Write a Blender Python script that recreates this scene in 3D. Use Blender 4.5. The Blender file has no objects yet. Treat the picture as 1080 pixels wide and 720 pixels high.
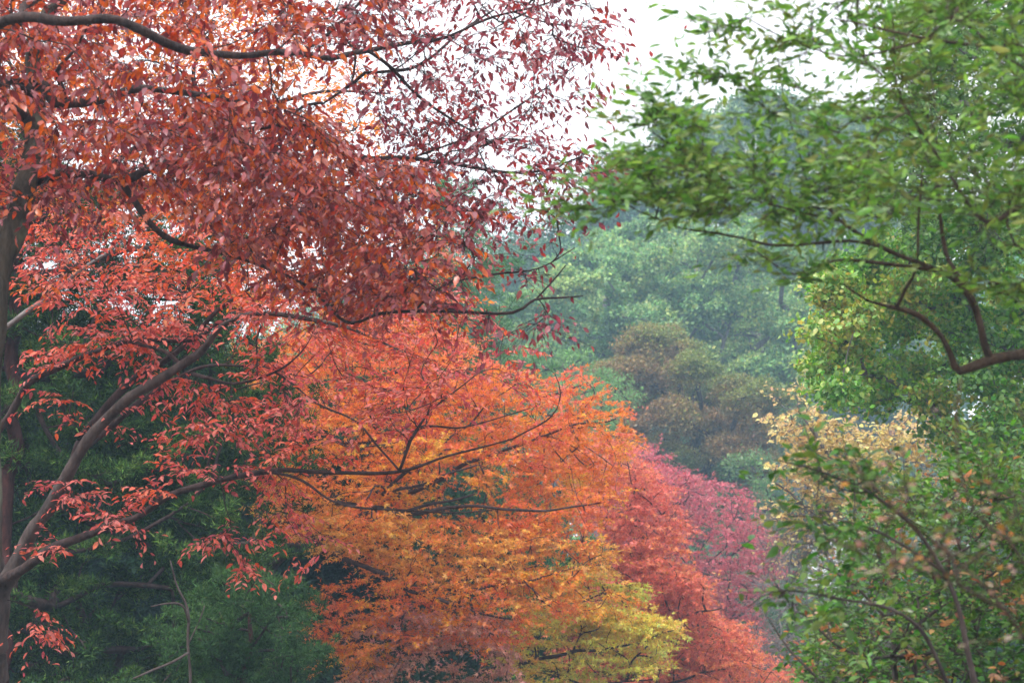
import bpy, math
import numpy as np

# ------------------------------------------------------------------ camera, sky, sun, exposure
SC = bpy.context.scene
COL = SC.collection
F = 2100.0                      # focal length in photo pixels (70 mm on 36 mm film)
PITCH = math.radians(12.0)
CAM = np.array([0.0, 0.0, 1.6])
cam = bpy.data.cameras.new('camera'); co = bpy.data.objects.new('camera', cam); COL.objects.link(co)
co.location = CAM; co.rotation_euler = (math.radians(90) + PITCH, 0, 0)
cam.lens = 70; cam.sensor_width = 36; cam.clip_start = 0.1; cam.clip_end = 3000
cam.dof.use_dof = True; cam.dof.focus_distance = 14.0; cam.dof.aperture_fstop = 5.6
SC.camera = co

SUN_EL, SUN_AZ = math.radians(58), math.radians(205)      # sun high, behind the camera and to its left
w = bpy.data.worlds.new('World'); SC.world = w; w.use_nodes = True
nt = w.node_tree; nt.nodes.clear()
sky = nt.nodes.new('ShaderNodeTexSky'); sky.sky_type = 'NISHITA'; sky.sun_disc = False
sky.sun_elevation = SUN_EL; sky.sun_rotation = SUN_AZ
tc = nt.nodes.new('ShaderNodeTexCoord')
cn = nt.nodes.new('ShaderNodeTexNoise'); cn.inputs['Scale'].default_value = 2.2; cn.inputs['Detail'].default_value = 5
cr = nt.nodes.new('ShaderNodeValToRGB')
cr.color_ramp.elements[0].position = 0.3; cr.color_ramp.elements[0].color = (8.6, 8.5, 8.6, 1)
cr.color_ramp.elements[1].position = 0.75; cr.color_ramp.elements[1].color = (11, 10.8, 10.7, 1)
mx = nt.nodes.new('ShaderNodeMix'); mx.data_type = 'RGBA'; mx.inputs[0].default_value = 0.86
bg = nt.nodes.new('ShaderNodeBackground'); bg.inputs[1].default_value = 0.075
wo = nt.nodes.new('ShaderNodeOutputWorld')
nt.links.new(tc.outputs['Generated'], cn.inputs['Vector']); nt.links.new(cn.outputs['Fac'], cr.inputs[0])
nt.links.new(sky.outputs[0], mx.inputs[6]); nt.links.new(cr.outputs[0], mx.inputs[7])
nt.links.new(mx.outputs[2], bg.inputs[0]); nt.links.new(bg.outputs[0], wo.inputs[0])

sl = bpy.data.lights.new('sun', 'SUN'); sl.energy = 1.5; sl.angle = math.radians(11); sl.color = (1, .965, .91)
so = bpy.data.objects.new('sun', sl); COL.objects.link(so)
so.rotation_euler = (math.radians(90) - SUN_EL, 0, math.radians(180) - SUN_AZ)
SC.view_settings.view_transform = 'Standard'; SC.view_settings.look = 'None'
SC.view_settings.gamma = 1; SC.view_settings.exposure = 1.75
SC.cycles.max_bounces = 6; SC.cycles.diffuse_bounces = 3; SC.cycles.transmission_bounces = 4
SC.cycles.glossy_bounces = 2; SC.cycles.volume_bounces = 0
SC.cycles.use_denoising = True
SC.cycles.use_adaptive_sampling = True; SC.cycles.adaptive_threshold = 0.02

RS = np.random.RandomState(7)
FWD = np.array([0, math.cos(PITCH), math.sin(PITCH)]); UPV = np.array([0, -math.sin(PITCH), math.cos(PITCH)])
RIGHT = np.array([1.0, 0, 0])

def P(px, py, d):
    """world point seen at photo pixel (px, py), d metres ahead of the camera"""
    px = np.asarray(px, float); py = np.asarray(py, float); d = np.asarray(d, float)
    return CAM + d[..., None] * (FWD + ((px - 540) / F)[..., None] * RIGHT - ((py - 360) / F)[..., None] * UPV)

def unit(v):
    return v / np.maximum(np.linalg.norm(v, axis=-1, keepdims=True), 1e-9)

def lin(c):
    c = np.asarray(c, float) / 255.0
    return np.where(c <= 0.04045, c / 12.92, ((c + 0.055) / 1.055) ** 2.4)

class Noise:
    """smooth 3-D noise of about unit variance"""
    def __init__(s, scale, seed):
        r = np.random.RandomState(seed)
        s.k = unit(r.randn(14, 3)) * (2 * math.pi / scale) * r.uniform(.6, 1.7, (14, 1)); s.p = r.uniform(0, 6.28, 14)
    def __call__(s, x):
        return np.sin(x @ s.k.T + s.p).sum(-1) / math.sqrt(7)

# ------------------------------------------------------------------ materials
def new_mat(name):
    m = bpy.data.materials.new(name); m.use_nodes = True; m.node_tree.nodes.clear(); return m, m.node_tree

def leaf_mat(name, trans=.35, rough=.5, spec=.35, under=(1.25, 1.15, 1.2), under_mix=.5):
    m, t = new_mat(name); N = t.nodes.new; L = t.links.new
    at = N('ShaderNodeAttribute'); at.attribute_name = 'col'
    geo = N('ShaderNodeNewGeometry')
    pale = N('ShaderNodeMix'); pale.data_type = 'RGBA'; pale.blend_type = 'MIX'
    pale.inputs[7].default_value = (*under, 1)
    f = N('ShaderNodeMath'); f.operation = 'MULTIPLY'; f.inputs[1].default_value = under_mix
    L(geo.outputs['Backfacing'], f.inputs[0]); L(f.outputs[0], pale.inputs[0]); pass
    tcx = N('ShaderNodeTexCoord'); nz = N('ShaderNodeTexNoise'); nz.inputs['Scale'].default_value = 45; nz.inputs['Detail'].default_value = 3
    L(tcx.outputs['Object'], nz.inputs['Vector']); rr = N('ShaderNodeMapRange'); rr.inputs[1].default_value = .3; rr.inputs[2].default_value = .7; rr.inputs[3].default_value = .55; rr.inputs[4].default_value = 1.3
    L(nz.outputs['Fac'], rr.inputs[0]); blot = N('ShaderNodeVectorMath'); blot.operation = 'SCALE'; L(at.outputs['Color'], blot.inputs[0]); L(rr.outputs[0], blot.inputs['Scale'])
    pb = N('ShaderNodeBsdfPrincipled'); pb.inputs['Roughness'].default_value = rough
    pb.inputs['Specular IOR Level'].default_value = spec
    L(pale.outputs[2], pb.inputs['Base Color'])
    L(blot.outputs[0], pale.inputs[6]); tr = N('ShaderNodeBsdfTranslucent'); L(blot.outputs[0], tr.inputs[0])
    ms = N('ShaderNodeMixShader'); ms.inputs[0].default_value = trans
    L(pb.outputs[0], ms.inputs[1]); L(tr.outputs[0], ms.inputs[2])
    o = N('ShaderNodeOutputMaterial'); L(ms.outputs[0], o.inputs[0])
    return m

def bark_mat(name, c1, c2, scale=18, patch=None):
    m, t = new_mat(name); N = t.nodes.new; L = t.links.new
    tcx = N('ShaderNodeTexCoord'); mp = N('ShaderNodeMapping'); mp.inputs['Scale'].default_value = (1, 1, .35)
    L(tcx.outputs['Object'], mp.inputs[0])
    nz = N('ShaderNodeTexNoise'); nz.inputs['Scale'].default_value = scale; nz.inputs['Detail'].default_value = 7; nz.inputs['Roughness'].default_value = .65
    L(mp.outputs[0], nz.inputs['Vector'])
    r = N('ShaderNodeValToRGB'); r.color_ramp.elements[0].position = .33; r.color_ramp.elements[1].position = .7
    r.color_ramp.elements[0].color = (*lin(c1), 1); r.color_ramp.elements[1].color = (*lin(c2), 1)
    L(nz.outputs['Fac'], r.inputs[0]); out = r.outputs[0]
    if patch is not None:
        n2 = N('ShaderNodeTexNoise'); n2.inputs['Scale'].default_value = 4; n2.inputs['Detail'].default_value = 4
        L(tcx.outputs['Object'], n2.inputs['Vector'])
        r2 = N('ShaderNodeValToRGB'); r2.color_ramp.elements[0].position = .52; r2.color_ramp.elements[1].position = .62
        L(n2.outputs['Fac'], r2.inputs[0])
        mm = N('ShaderNodeMix'); mm.data_type = 'RGBA'; L(r2.outputs[0], mm.inputs[0]); L(out, mm.inputs[6])
        mm.inputs[7].default_value = (*lin(patch), 1); out = mm.outputs[2]
    b = N('ShaderNodeBump'); b.inputs['Strength'].default_value = 1; b.inputs['Distance'].default_value = .03
    L(nz.outputs['Fac'], b.inputs['Height'])
    pb = N('ShaderNodeBsdfPrincipled'); pb.inputs['Roughness'].default_value = .85; pb.inputs['Specular IOR Level'].default_value = .2
    L(out, pb.inputs['Base Color']); L(b.outputs[0], pb.inputs['Normal'])
    o = N('ShaderNodeOutputMaterial'); L(pb.outputs[0], o.inputs[0])
    return m

M_LEAF_GLOSS = leaf_mat('glossy_autumn_leaf', .45, .34, .6, (.42, .19, .22), .5)
M_LEAF_SOFT = leaf_mat('soft_autumn_leaf', .48, .5, .35, (.75, .38, .28), .3)
M_LEAF_GREEN = leaf_mat('broad_green_leaf', .4, .45, .45, (.30, .40, .22), .35)
M_LEAF_WAXY = leaf_mat('waxy_green_leaf', .48, .33, .6, (.24, .36, .16), .25)
M_NEEDLE = leaf_mat('conifer_needles', .2, .7, .15, (.1, .2, .1), .1)
M_BARK_DARK = bark_mat('dark_bark', (38, 30, 30), (84, 68, 66), 22)
M_BARK_LICHEN = bark_mat('lichen_bark', (38, 33, 30), (92, 84, 74), 20, (110, 114, 96))
M_BARK_BROWN = bark_mat('smooth_brown_bark', (50, 42, 42), (100, 88, 84), 14)
M_BARK_RED = bark_mat('red_conifer_bark', (44, 26, 26), (84, 50, 46), 26)
M_BARK_GREY = bark_mat('grey_bark', (86, 80, 80), (140, 134, 132), 14)
M_BARK_RUST = bark_mat('rusty_branch_bark', (46, 38, 34), (98, 80, 68), 30)

# ------------------------------------------------------------------ mesh helpers
def mesh_obj(name, V, faces_flat, sizes, mat, parent=None, col=None, smooth=False, origin=None):
    V = np.asarray(V, np.float32)
    if origin is not None: V = V - np.asarray(origin, np.float32)
    me = bpy.data.meshes.new(name)
    me.vertices.add(len(V)); me.vertices.foreach_set('co', V.ravel())
    ff = np.asarray(faces_flat, np.int32).ravel(); sizes = np.asarray(sizes, np.int32)
    me.loops.add(len(ff)); me.loops.foreach_set('vertex_index', ff)
    me.polygons.add(len(sizes)); me.polygons.foreach_set('loop_start', np.concatenate([[0], np.cumsum(sizes)[:-1]]).astype(np.int32))
    try: me.polygons.foreach_set('loop_total', sizes)
    except Exception: pass
    if smooth: me.polygons.foreach_set('use_smooth', np.ones(len(sizes), bool))
    if col is not None:
        a = me.color_attributes.new('col', 'FLOAT_COLOR', 'POINT')
        c = np.ones((len(V), 4), np.float32); c[:, :3] = col; a.data.foreach_set('color', c.ravel())
    me.update(calc_edges=True); me.materials.append(mat)
    o = bpy.data.objects.new(name, me); COL.objects.link(o)
    if parent is not None: o.parent = parent
    return o

def frames(T):
    ref = np.where(np.abs(T[..., 2:3]) > .9, np.array([1.0, 0, 0]), np.array([0, 0, 1.0]))
    A = unit(np.cross(T, ref)); B = np.cross(T, A); return A, B

def tubes(pts, rad, S=4):
    """pts (N,K,3), rad (N,K) -> vertices and quad faces of N tubes"""
    N, K, _ = pts.shape
    T = np.empty_like(pts); T[:, 1:-1] = pts[:, 2:] - pts[:, :-2]; T[:, 0] = pts[:, 1] - pts[:, 0]; T[:, -1] = pts[:, -1] - pts[:, -2]
    A, B = frames(unit(T)); a = np.arange(S) * 2 * math.pi / S
    V = pts[:, :, None] + rad[:, :, None, None] * (np.cos(a)[:, None] * A[:, :, None] + np.sin(a)[:, None] * B[:, :, None])
    i = np.arange(N)[:, None, None] * K * S + np.arange(K - 1)[None, :, None] * S
    s = np.arange(S); s2 = (s + 1) % S
    Fq = np.stack([i + s, i + s2, i + S + s2, i + S + s], -1)
    return V.reshape(-1, 3), Fq.reshape(-1, 4)

def catmull(p, n):
    p = np.asarray(p, float); q = np.vstack([2 * p[0] - p[1], p, 2 * p[-1] - p[-2]]); out = []
    for i in range(1, len(q) - 2):
        seg = np.linalg.norm(q[i + 1][:3] - q[i][:3]); m = max(2, int(seg / n))
        t = np.linspace(0, 1, m, endpoint=False)[:, None]
        out.append(.5 * (2 * q[i] + (q[i + 1] - q[i - 1]) * t + (2 * q[i - 1] - 5 * q[i] + 4 * q[i + 1] - q[i + 2]) * t ** 2
                         + (3 * q[i] - q[i - 1] - 3 * q[i + 1] + q[i + 2]) * t ** 3))
    out.append(q[-2][None]); return np.vstack(out)

# leaf templates: x along the leaf, y across, z normal
def tmpl_oval(wd=.22, fold=.07, bend=.12):
    v = np.array([[0, 0, 0], [.3, wd * .9, fold], [.65, wd * .85, fold - bend * .3], [1, 0, -bend], [.65, -wd * .85, fold - bend * .3], [.3, -wd * .9, fold], [.5, 0, 0]])
    f = [(6, 1, 0), (6, 2, 1), (6, 3, 2), (6, 4, 3), (6, 5, 4), (6, 0, 5)]
    return v, np.array(f)[:, ::-1]
def tmpl_diamond(wd=.25, fold=.08):
    v = np.array([[0, 0, 0], [.45, wd, fold], [1, 0, -.05], [.45, -wd, fold]])
    return v, np.array([(0, 2, 1), (0, 3, 2)])
def tmpl_maple(sag=.12):
    ang = np.radians([-105, -80, -52, -26, 0, 26, 52, 80, 105]); ln = np.array([.5, .22, .85, .32, 1, .32, .85, .22, .5])
    v = [[0, 0, 0]] + [[l * math.cos(a), l * math.sin(a), -sag * l * l] for a, l in zip(ang, ln)]
    return np.array(v), np.array([(0, i, i + 1) for i in range(1, 9)])
def tmpl_broad():
    v = np.array([[0, 0, 0], [.1, .32, .03], [.5, .42, .05], [.8, .2, 0], [1, 0, -.12], [.8, -.2, 0], [.5, -.42, .05], [.1, -.32, .03]])
    return v, np.array([(0, 4, 3), (0, 3, 2), (0, 2, 1), (0, 5, 4), (0, 6, 5), (0, 7, 6)])
def tmpl_blade(wd=.06):
    return np.array([[0, -wd, 0], [0, wd, 0], [1, 0, 0]]), np.array([(0, 1, 2)])

def leaf_arrays(pos, d, n, size, tmpl, col):
    tv, tf = tmpl; d = unit(d); n = unit(n - (n * d).sum(-1, keepdims=True) * d); y = np.cross(n, d)
    tw = RS.uniform(.8, 1.2, (len(pos), 1, 1))
    V = pos[:, None] + size[:, None, None] * (tv[:, 0:1] * d[:, None] + tw * tv[:, 1:2] * y[:, None] + tv[:, 2:3] * n[:, None])
    k = len(tv); Fc = (np.arange(len(pos)) * k)[:, None, None] + tf
    return V.reshape(-1, 3), Fc.reshape(-1, 3), np.repeat(col, k, 0)

def pick(pal, x, seed=1, scale=.8, wn=.6, jit=.10):
    """leaf colours: neighbours on one twig tend to share a colour, single leaves differ"""
    pal = lin(pal); n = len(pal)
    u = .5 + .36 * wn * Noise(scale, seed)(x) + (1 - wn) * .75 * RS.randn(len(x))
    u = np.clip(u, 0, .9999) * (n - 1); i = np.minimum(u.astype(int), n - 2); f = (u - i)[:, None]
    c = pal[i] * (1 - f) + pal[i + 1] * f
    return np.clip(c * np.exp(jit * 1.6 * RS.randn(len(x), 1)) * np.exp(jit * .7 * RS.randn(len(x), 3)), 0.004, .85)

def inpoly(px, py, poly):
    poly = np.asarray(poly, float); r = np.zeros(len(px), bool); j = len(poly) - 1
    for i in range(len(poly)):
        xi, yi = poly[i]; xj, yj = poly[j]
        c = ((yi > py) != (yj > py)) & (px < (xj - xi) * (py - yi) / (yj - yi + 1e-12) + xi); r ^= c; j = i
    return r

def sample_poly(poly, d0, d1, n, gaps=-9, gscale=1.0, seed=3):
    poly = np.asarray(poly, float); lo, hi = poly.min(0), poly.max(0); out = np.zeros((0, 3)); nz = Noise(gscale, seed)
    for _ in range(60):
        x = RS.uniform(lo[0], hi[0], n * 3); y = RS.uniform(lo[1], hi[1], n * 3); k = inpoly(x, y, poly); x, y = x[k], y[k]
        q = P(x, y, RS.uniform(d0, d1, len(x))); q = q[nz(q) > gaps]; out = np.vstack([out, q])
        if len(out) >= n: break
    return out[:n]

def sample_blob(cx, cy, rx, ry, d, rd, n):
    u = unit(RS.randn(n, 3)) * (RS.uniform(0, 1, (n, 1)) ** .4)
    return P(np.full(n, float(cx)), np.full(n, float(cy)), np.full(n, float(d))) + u * np.array([rx * d / F, rd, ry * d / F])

# ------------------------------------------------------------------ trees
class Tree:
    def __init__(s, name, label, cat, base, group=None):
        s.o = bpy.data.objects.new(name, None); COL.objects.link(s.o); s.o.location = base; s.base = np.array(base, float)
        s.o['label'] = label; s.o['category'] = cat
        if group: s.o['group'] = group
        s.nodes = np.zeros((0, 3)); s.plen = np.zeros(0); s.dir = np.zeros((0, 3)); s.par = []
        s.V = []; s.Fc = []; s.C = []; s.nv = 0; s.tw = []; s.rk = 1.0
    def limb(s, pts, mat, name='limb', wob=.012, world=False, S=10, nodes=True, label=None):
        """pts: (px, py, depth, radius in photo px) per point, or world x y z and radius in metres"""
        p = np.array(pts, float)
        if not world: p = np.hstack([P(p[:, 0], p[:, 1], p[:, 2]), (p[:, 3] * s.rk * p[:, 2] / F)[:, None]])
        L = np.linalg.norm(p[-1, :3] - p[0, :3]); c = catmull(p, max(L / 60, .04))
        r = np.maximum(c[:, 3], .002); q = c[:, :3].copy()
        nz = [Noise(.6, 11 + k) for k in range(3)]; q += np.stack([z(q) for z in nz], -1) * wob * np.minimum(1, r[:, None] / .01)
        r = r * (1 + .05 * Noise(.25, 5)(q) + .035 * Noise(.07, 6)(q))
        V, Fq = tubes(q[None], r[None], S); nq = len(q)
        cap0 = list(range(S))[::-1]; cap1 = [(nq - 1) * S + k for k in range(S)]
        ff = np.concatenate([Fq.ravel(), cap0, cap1]); sz = [4] * len(Fq) + [S, S]
        ob = mesh_obj(name, V, ff, sz, mat, s.o, smooth=True, origin=s.base)
        if label: ob['label'] = label
        if nodes:
            dd = np.gradient(q, axis=0); n0 = len(s.nodes); s.nodes = np.vstack([s.nodes, q]); s.dir = np.vstack([s.dir, unit(dd)])
            s.plen = np.concatenate([s.plen, np.linspace(0, L, nq) * .5]); s.par += [-1] * nq
        return ob
    def grow(s, C, mat, tip=.0022, expo=.42, bf=.25, sag=.0, K=5, curve=.35, name='twigs', S=4, mesh=True):
        """join every spray centre to the nearest wood already there; returns the end direction of each twig"""
        dmin = np.array([np.min(((s.nodes - c) ** 2).sum(1)) for c in C]); order = np.argsort(dmin)
        n0 = len(s.nodes); N = len(C); tot = n0 + N * (K - 1)
        X = np.zeros((tot, 3)); X[:n0] = s.nodes; D = np.zeros((tot, 3)); D[:n0] = s.dir; PL = np.zeros(tot); PL[:n0] = s.plen
        par = np.full(tot, -1); ch = np.zeros((N, K, 3)); idx = np.zeros((N, K), int); endd = np.zeros((N, 3)); m = n0
        ts = np.linspace(0, 1, K)[1:, None]
        for o in order:
            c = C[o]; v = c - X[:m]; dd = np.sqrt((v ** 2).sum(1)) + 1e-6
            back = 1 - (v * D[:m]).sum(1) / dd
            a = int(np.argmin(dd * (1 + .35 * back) + bf * PL[:m])); L = dd[a]
            c1 = X[a] + D[a] * L * curve + RS.randn(3) * .05 * L; c2 = c - unit(v[a] + np.array([0, 0, sag * L])) * L * .35 + RS.randn(3) * .06 * L
            q = (1 - ts) ** 3 * X[a] + 3 * (1 - ts) ** 2 * ts * c1 + 3 * (1 - ts) * ts ** 2 * c2 + ts ** 3 * c
            ch[o, 0] = X[a]; ch[o, 1:] = q; idx[o, 0] = a; ii = np.arange(m, m + K - 1); idx[o, 1:] = ii
            X[m:m + K - 1] = q; pr = np.vstack([X[a], q]); D[m:m + K - 1] = unit(pr[1:] - pr[:-1]); PL[ii] = PL[a] + L * ts[:, 0]
            par[ii[0]] = a; par[ii[1:]] = ii[:-1]; endd[o] = D[m + K - 2]; m += K - 1
        cnt = np.zeros(tot); cnt[idx[:, -1]] += 1
        for i in range(tot - 1, n0 - 1, -1): cnt[par[i]] += cnt[i]
        R = tip * np.maximum(cnt, 1) ** expo; r = R[idx]; r[:, 0] = r[:, 1] * 1.1
        s.nodes, s.dir, s.plen = X, D, PL
        if mesh:
            V, Fq = tubes(ch, r, S); s.twig_v = V
            mesh_obj(name, V, Fq, np.full(len(Fq), 4), mat, s.o, smooth=True, origin=s.base)
        return endd
    def add(s, arr):
        V, Fc, C = arr; s.V.append(V); s.Fc.append(Fc + s.nv); s.C.append(C); s.nv += len(V)
    def sprays(s, C, D, tmpl, leaf, pal, T=3, L=5, length=.3, spread=60, droop=.1, leafdroop=.3, up=.7, nrm=.5, flat=.5, seed=1,
               wn=.6, cs=.8, jit=.1, twmat=None, twr=.0011, sidew=.8, back=.35):
        """fans of fine twigs at each spray centre, leaves alternating along them"""
        N = len(C); D = unit(D * np.array([1, 1, 1 - flat]) + RS.randn(N, 3) * .12)
        side = unit(np.cross(D, np.array([0, 0, 1.0])) + RS.randn(N, 3) * .25 * (1 - flat) + 1e-6)
        phi = np.radians(RS.uniform(-spread, spread, (N, T)))[..., None]
        dt = np.cos(phi) * D[:, None] + np.sin(phi) * side[:, None] + RS.randn(N, T, 3) * np.array([.15, .15, .15 * (1 - flat) + .04]); dt[..., 2] -= droop; dt = unit(dt)
        ln = length * RS.uniform(.55, 1.25, (N, T, 1)); o = C[:, None] - D[:, None] * length * back * RS.uniform(0, 1, (N, T, 1))
        t = (np.arange(L) + RS.uniform(.2, .9, (N, T, L))) / L
        sagv = np.array([0, 0, -1.0]) * (droop * .6)
        pos = o[:, :, None] + dt[:, :, None] * (ln[:, :, None] * t[..., None]) + sagv * (ln[:, :, None] * t[..., None] ** 2)
        sd = unit(np.cross(dt, np.array([0, 0, 1.0])) + 1e-6)[:, :, None] * (np.where(np.arange(L) % 2 == 0, 1, -1))[:, None]
        ld = dt[:, :, None] * RS.uniform(.3, .9, (N, T, L, 1)) + sd * sidew + RS.randn(N, T, L, 3) * .25; ld[..., 2] -= leafdroop * RS.uniform(.3, 1.5, (N, T, L))
        nm = np.array([0, 0, 1.0]) * up + RS.randn(N, T, L, 3) * nrm
        pos = pos.reshape(-1, 3); col = pick(pal, pos, seed, cs, wn, jit)
        s.add(leaf_arrays(pos, ld.reshape(-1, 3), nm.reshape(-1, 3), leaf * RS.uniform(.45, 1.3, len(pos)), tmpl, col))
        if twmat is not None:
            u = np.array([0, .5, 1.0])[:, None]
            q = o[:, :, None] + dt[:, :, None] * (ln[:, :, None] * u) + sagv * (ln[:, :, None] * u ** 2)
            q = q.reshape(-1, 3, 3); q[:, 0] = np.repeat(C, T, 0) - np.repeat(unit(D), T, 0) * length * back * .5
            V, Fq = tubes(q, np.tile([twr * 1.3, twr, twr * .6], (len(q), 1)), 3); s.tw.append((V, Fq))
    def clumps(s, C, R, nleaf, leaf, tmpl, pal, seed=1, squash=.75, wn=.5, cs=2., jit=.12, shell=.35, nrm=.6, updir=.4, fill=.15, up=.5):
        """rounded leaf clumps: leaves sit mostly on the outside, fewer underneath"""
        N = len(C); u = unit(RS.randn(N, nleaf, 3)); low = (u[..., 2] < -.1) & (RS.uniform(0, 1, u.shape[:2]) < .6); u[..., 2] = np.where(low, -u[..., 2], u[..., 2])
        bump = 1 + .22 * Noise(.9, seed + 5)(u * 2 + C[:, None] * 3)
        rr = np.where(RS.uniform(0, 1, (N, nleaf)) < fill, RS.uniform(.1, .8, (N, nleaf)), 1 - shell * RS.uniform(0, 1, (N, nleaf)) ** 2) * bump
        pos = C[:, None] + u * (rr * R[:, None])[..., None] * np.array([1, 1, squash])
        nm = u + RS.randn(N, nleaf, 3) * nrm + np.array([0, 0, up]); ld = RS.randn(N, nleaf, 3) + u * .4 + np.array([0, 0, -.4 + updir])
        pos = pos.reshape(-1, 3); col = pick(pal, pos, seed, cs, wn, jit)
        s.add(leaf_arrays(pos, ld.reshape(-1, 3), nm.reshape(-1, 3), leaf * RS.uniform(.6, 1.3, len(pos)), tmpl, col))
    def tufts(s, C, R, n, length, wd, pal, seed=1, up=.6, squash=1.2, cs=1.2):
        """feathery needle fronds that fan out of each clump and turn up at the tips"""
        N = len(C); u = unit(RS.randn(N, n, 3)); rr = RS.uniform(.15, 1, (N, n)) ** .6
        pos = (C[:, None] + u * (rr * R[:, None])[..., None] * np.array([1, 1, squash])).reshape(-1, 3); d = (u * .8 + RS.randn(N, n, 3) * .45 + np.array([0, 0, up])).reshape(-1, 3)
        col = pick(pal, pos, seed, cs, .6, .14)
        s.add(leaf_arrays(pos, d, RS.randn(len(pos), 3), length * RS.uniform(.5, 1.4, len(pos)), tmpl_blade(wd), col))
    def finish(s, mat, twmat=None, name='crown'):
        if s.V:
            V = np.vstack(s.V); Fc = np.vstack(s.Fc); mesh_obj(name, V, Fc, np.full(len(Fc), 3), mat, s.o, col=np.vstack(s.C), origin=s.base)
        if s.tw:
            n = 0; vs = []; fs = []
            for V, Fq in s.tw: vs.append(V); fs.append(Fq + n); n += len(V)
            V = np.vstack(vs); Fq = np.vstack(fs); mesh_obj('fine_twigs', V, Fq, np.full(len(Fq), 4), twmat, s.o, smooth=True, origin=s.base)
        s.V = []; s.tw = []

def structure(o, label=None):
    o['kind'] = 'structure'
    return o

# ------------------------------------------------------------------ ground and path
def ground_mat(name, a, b, sc):
    m, t = new_mat(name); N = t.nodes.new; L = t.links.new
    nz = N('ShaderNodeTexNoise'); nz.inputs['Scale'].default_value = sc; nz.inputs['Detail'].default_value = 8
    tcx = N('ShaderNodeTexCoord'); L(tcx.outputs['Object'], nz.inputs['Vector'])
    r = N('ShaderNodeValToRGB'); r.color_ramp.elements[0].position = .35; r.color_ramp.elements[1].position = .65
    r.color_ramp.elements[0].color = (*a, 1); r.color_ramp.elements[1].color = (*b, 1); L(nz.outputs['Fac'], r.inputs[0])
    bp = N('ShaderNodeBump'); bp.inputs['Strength'].default_value = .5; L(nz.outputs['Fac'], bp.inputs['Height'])
    pb = N('ShaderNodeBsdfPrincipled'); pb.inputs['Roughness'].default_value = .95; L(r.outputs[0], pb.inputs['Base Color']); L(bp.outputs[0], pb.inputs['Normal'])
    o = N('ShaderNodeOutputMaterial'); L(pb.outputs[0], o.inputs[0]); return m
G = 1500.
structure(mesh_obj('ground', [[-G, -G, 0], [G, -G, 0], [G, G, 0], [-G, G, 0]], [0, 1, 2, 3], [4], ground_mat('leaf_litter', (.06, .05, .025), (.10, .06, .03), 3)))
ys = np.linspace(-10, 120, 60); xc = 1.2 + 1.5 * np.sin(ys / 40)
pv = np.vstack([np.stack([xc - 1.6, ys, ys * 0 + .004], 1), np.stack([xc + 1.6, ys, ys * 0 + .004], 1)])
pf = np.stack([np.arange(59), np.arange(59) + 60, np.arange(59) + 61, np.arange(59) + 1], 1)
structure(mesh_obj('path', pv, pf, [4] * 59, ground_mat('asphalt_path', (.045, .045, .045), (.06, .06, .058), 20)))

def gp(px, d, dx=0.0):
    """ground point under photo column px at distance d"""
    q = P(np.array(px), np.array(360.0), np.array(float(d))); y = q[1]; return np.array([q[0] + dx, y, 0.0])

def trunk_up(t, base, top, r0, r1, mat, name='trunk', lean=.3):
    base = np.array(base, float); top = np.array(top, float); m1 = base + (top - base) * .35 + RS.randn(3) * [lean * .5, lean * .5, 0]; m2 = base + (top - base) * .7 + RS.randn(3) * [lean, lean, 0]
    t.limb([[*(base - [0, 0, .25]), r0 * 1.25], [*(base + (m1 - base) * .12), r0 * 1.02], [*m1, r0 * .85], [*m2, (r0 + r1) * .5], [*top, r1]], mat, name, world=True, wob=.03)

# ------------------------------------------------------------------ palettes (sRGB of the leaf itself)
PAL_A = [(124, 46, 56), (168, 76, 86), (176, 58, 46), (204, 80, 38), (220, 106, 30), (222, 108, 26), (198, 66, 32), (150, 56, 58)]
PAL_AM = [(132, 46, 64), (160, 60, 76), (180, 78, 92), (174, 60, 58), (190, 66, 54)]
PAL_B = [(200, 104, 34), (218, 90, 40), (226, 94, 66), (210, 96, 82), (192, 92, 86)]
PAL_BP = [(226, 100, 58), (220, 92, 74), (214, 104, 98), (196, 92, 98)]
PAL_C = [(240, 118, 70), (244, 130, 48), (244, 148, 44), (242, 166, 48), (236, 184, 60)]
PAL_CR = [(228, 118, 98), (244, 120, 72), (244, 130, 48), (244, 142, 38), (244, 156, 40)]
PAL_CY = [(244, 122, 60), (240, 148, 60), (236, 170, 66), (218, 162, 70)]
PAL_P = [(210, 140, 128), (216, 162, 144), (200, 160, 146), (226, 148, 108)]
PAL_D = [(240, 178, 76), (234, 210, 82), (220, 216, 90), (196, 204, 90)]
PAL_E = [(238, 148, 86), (232, 124, 90), (218, 110, 92), (208, 102, 88)]
PAL_EP = [(210, 98, 106), (200, 96, 110), (182, 92, 106), (194, 118, 122)]
PAL_CON = [(24, 46, 20), (40, 70, 28), (64, 96, 40), (100, 130, 58)]
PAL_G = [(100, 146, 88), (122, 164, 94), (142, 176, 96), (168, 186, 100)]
PAL_H = [(134, 100, 60), (142, 116, 58), (132, 134, 54), (114, 132, 54)]
PAL_J = [(74, 118, 46), (92, 138, 48), (112, 158, 54), (134, 172, 66), (124, 134, 60)]
PAL_K = [(88, 146, 52), (108, 170, 54), (132, 188, 58), (162, 198, 66), (196, 186, 80)]
PAL_L = [(242, 218, 136), (230, 200, 126), (238, 208, 150), (216, 188, 124)]
PAL_M = [(46, 94, 24), (60, 114, 32), (76, 132, 34), (98, 146, 42), (120, 142, 52)]
PAL_MB = [(140, 70, 30), (196, 112, 50), (206, 150, 120), (200, 130, 60), (96, 100, 50)]

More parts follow.
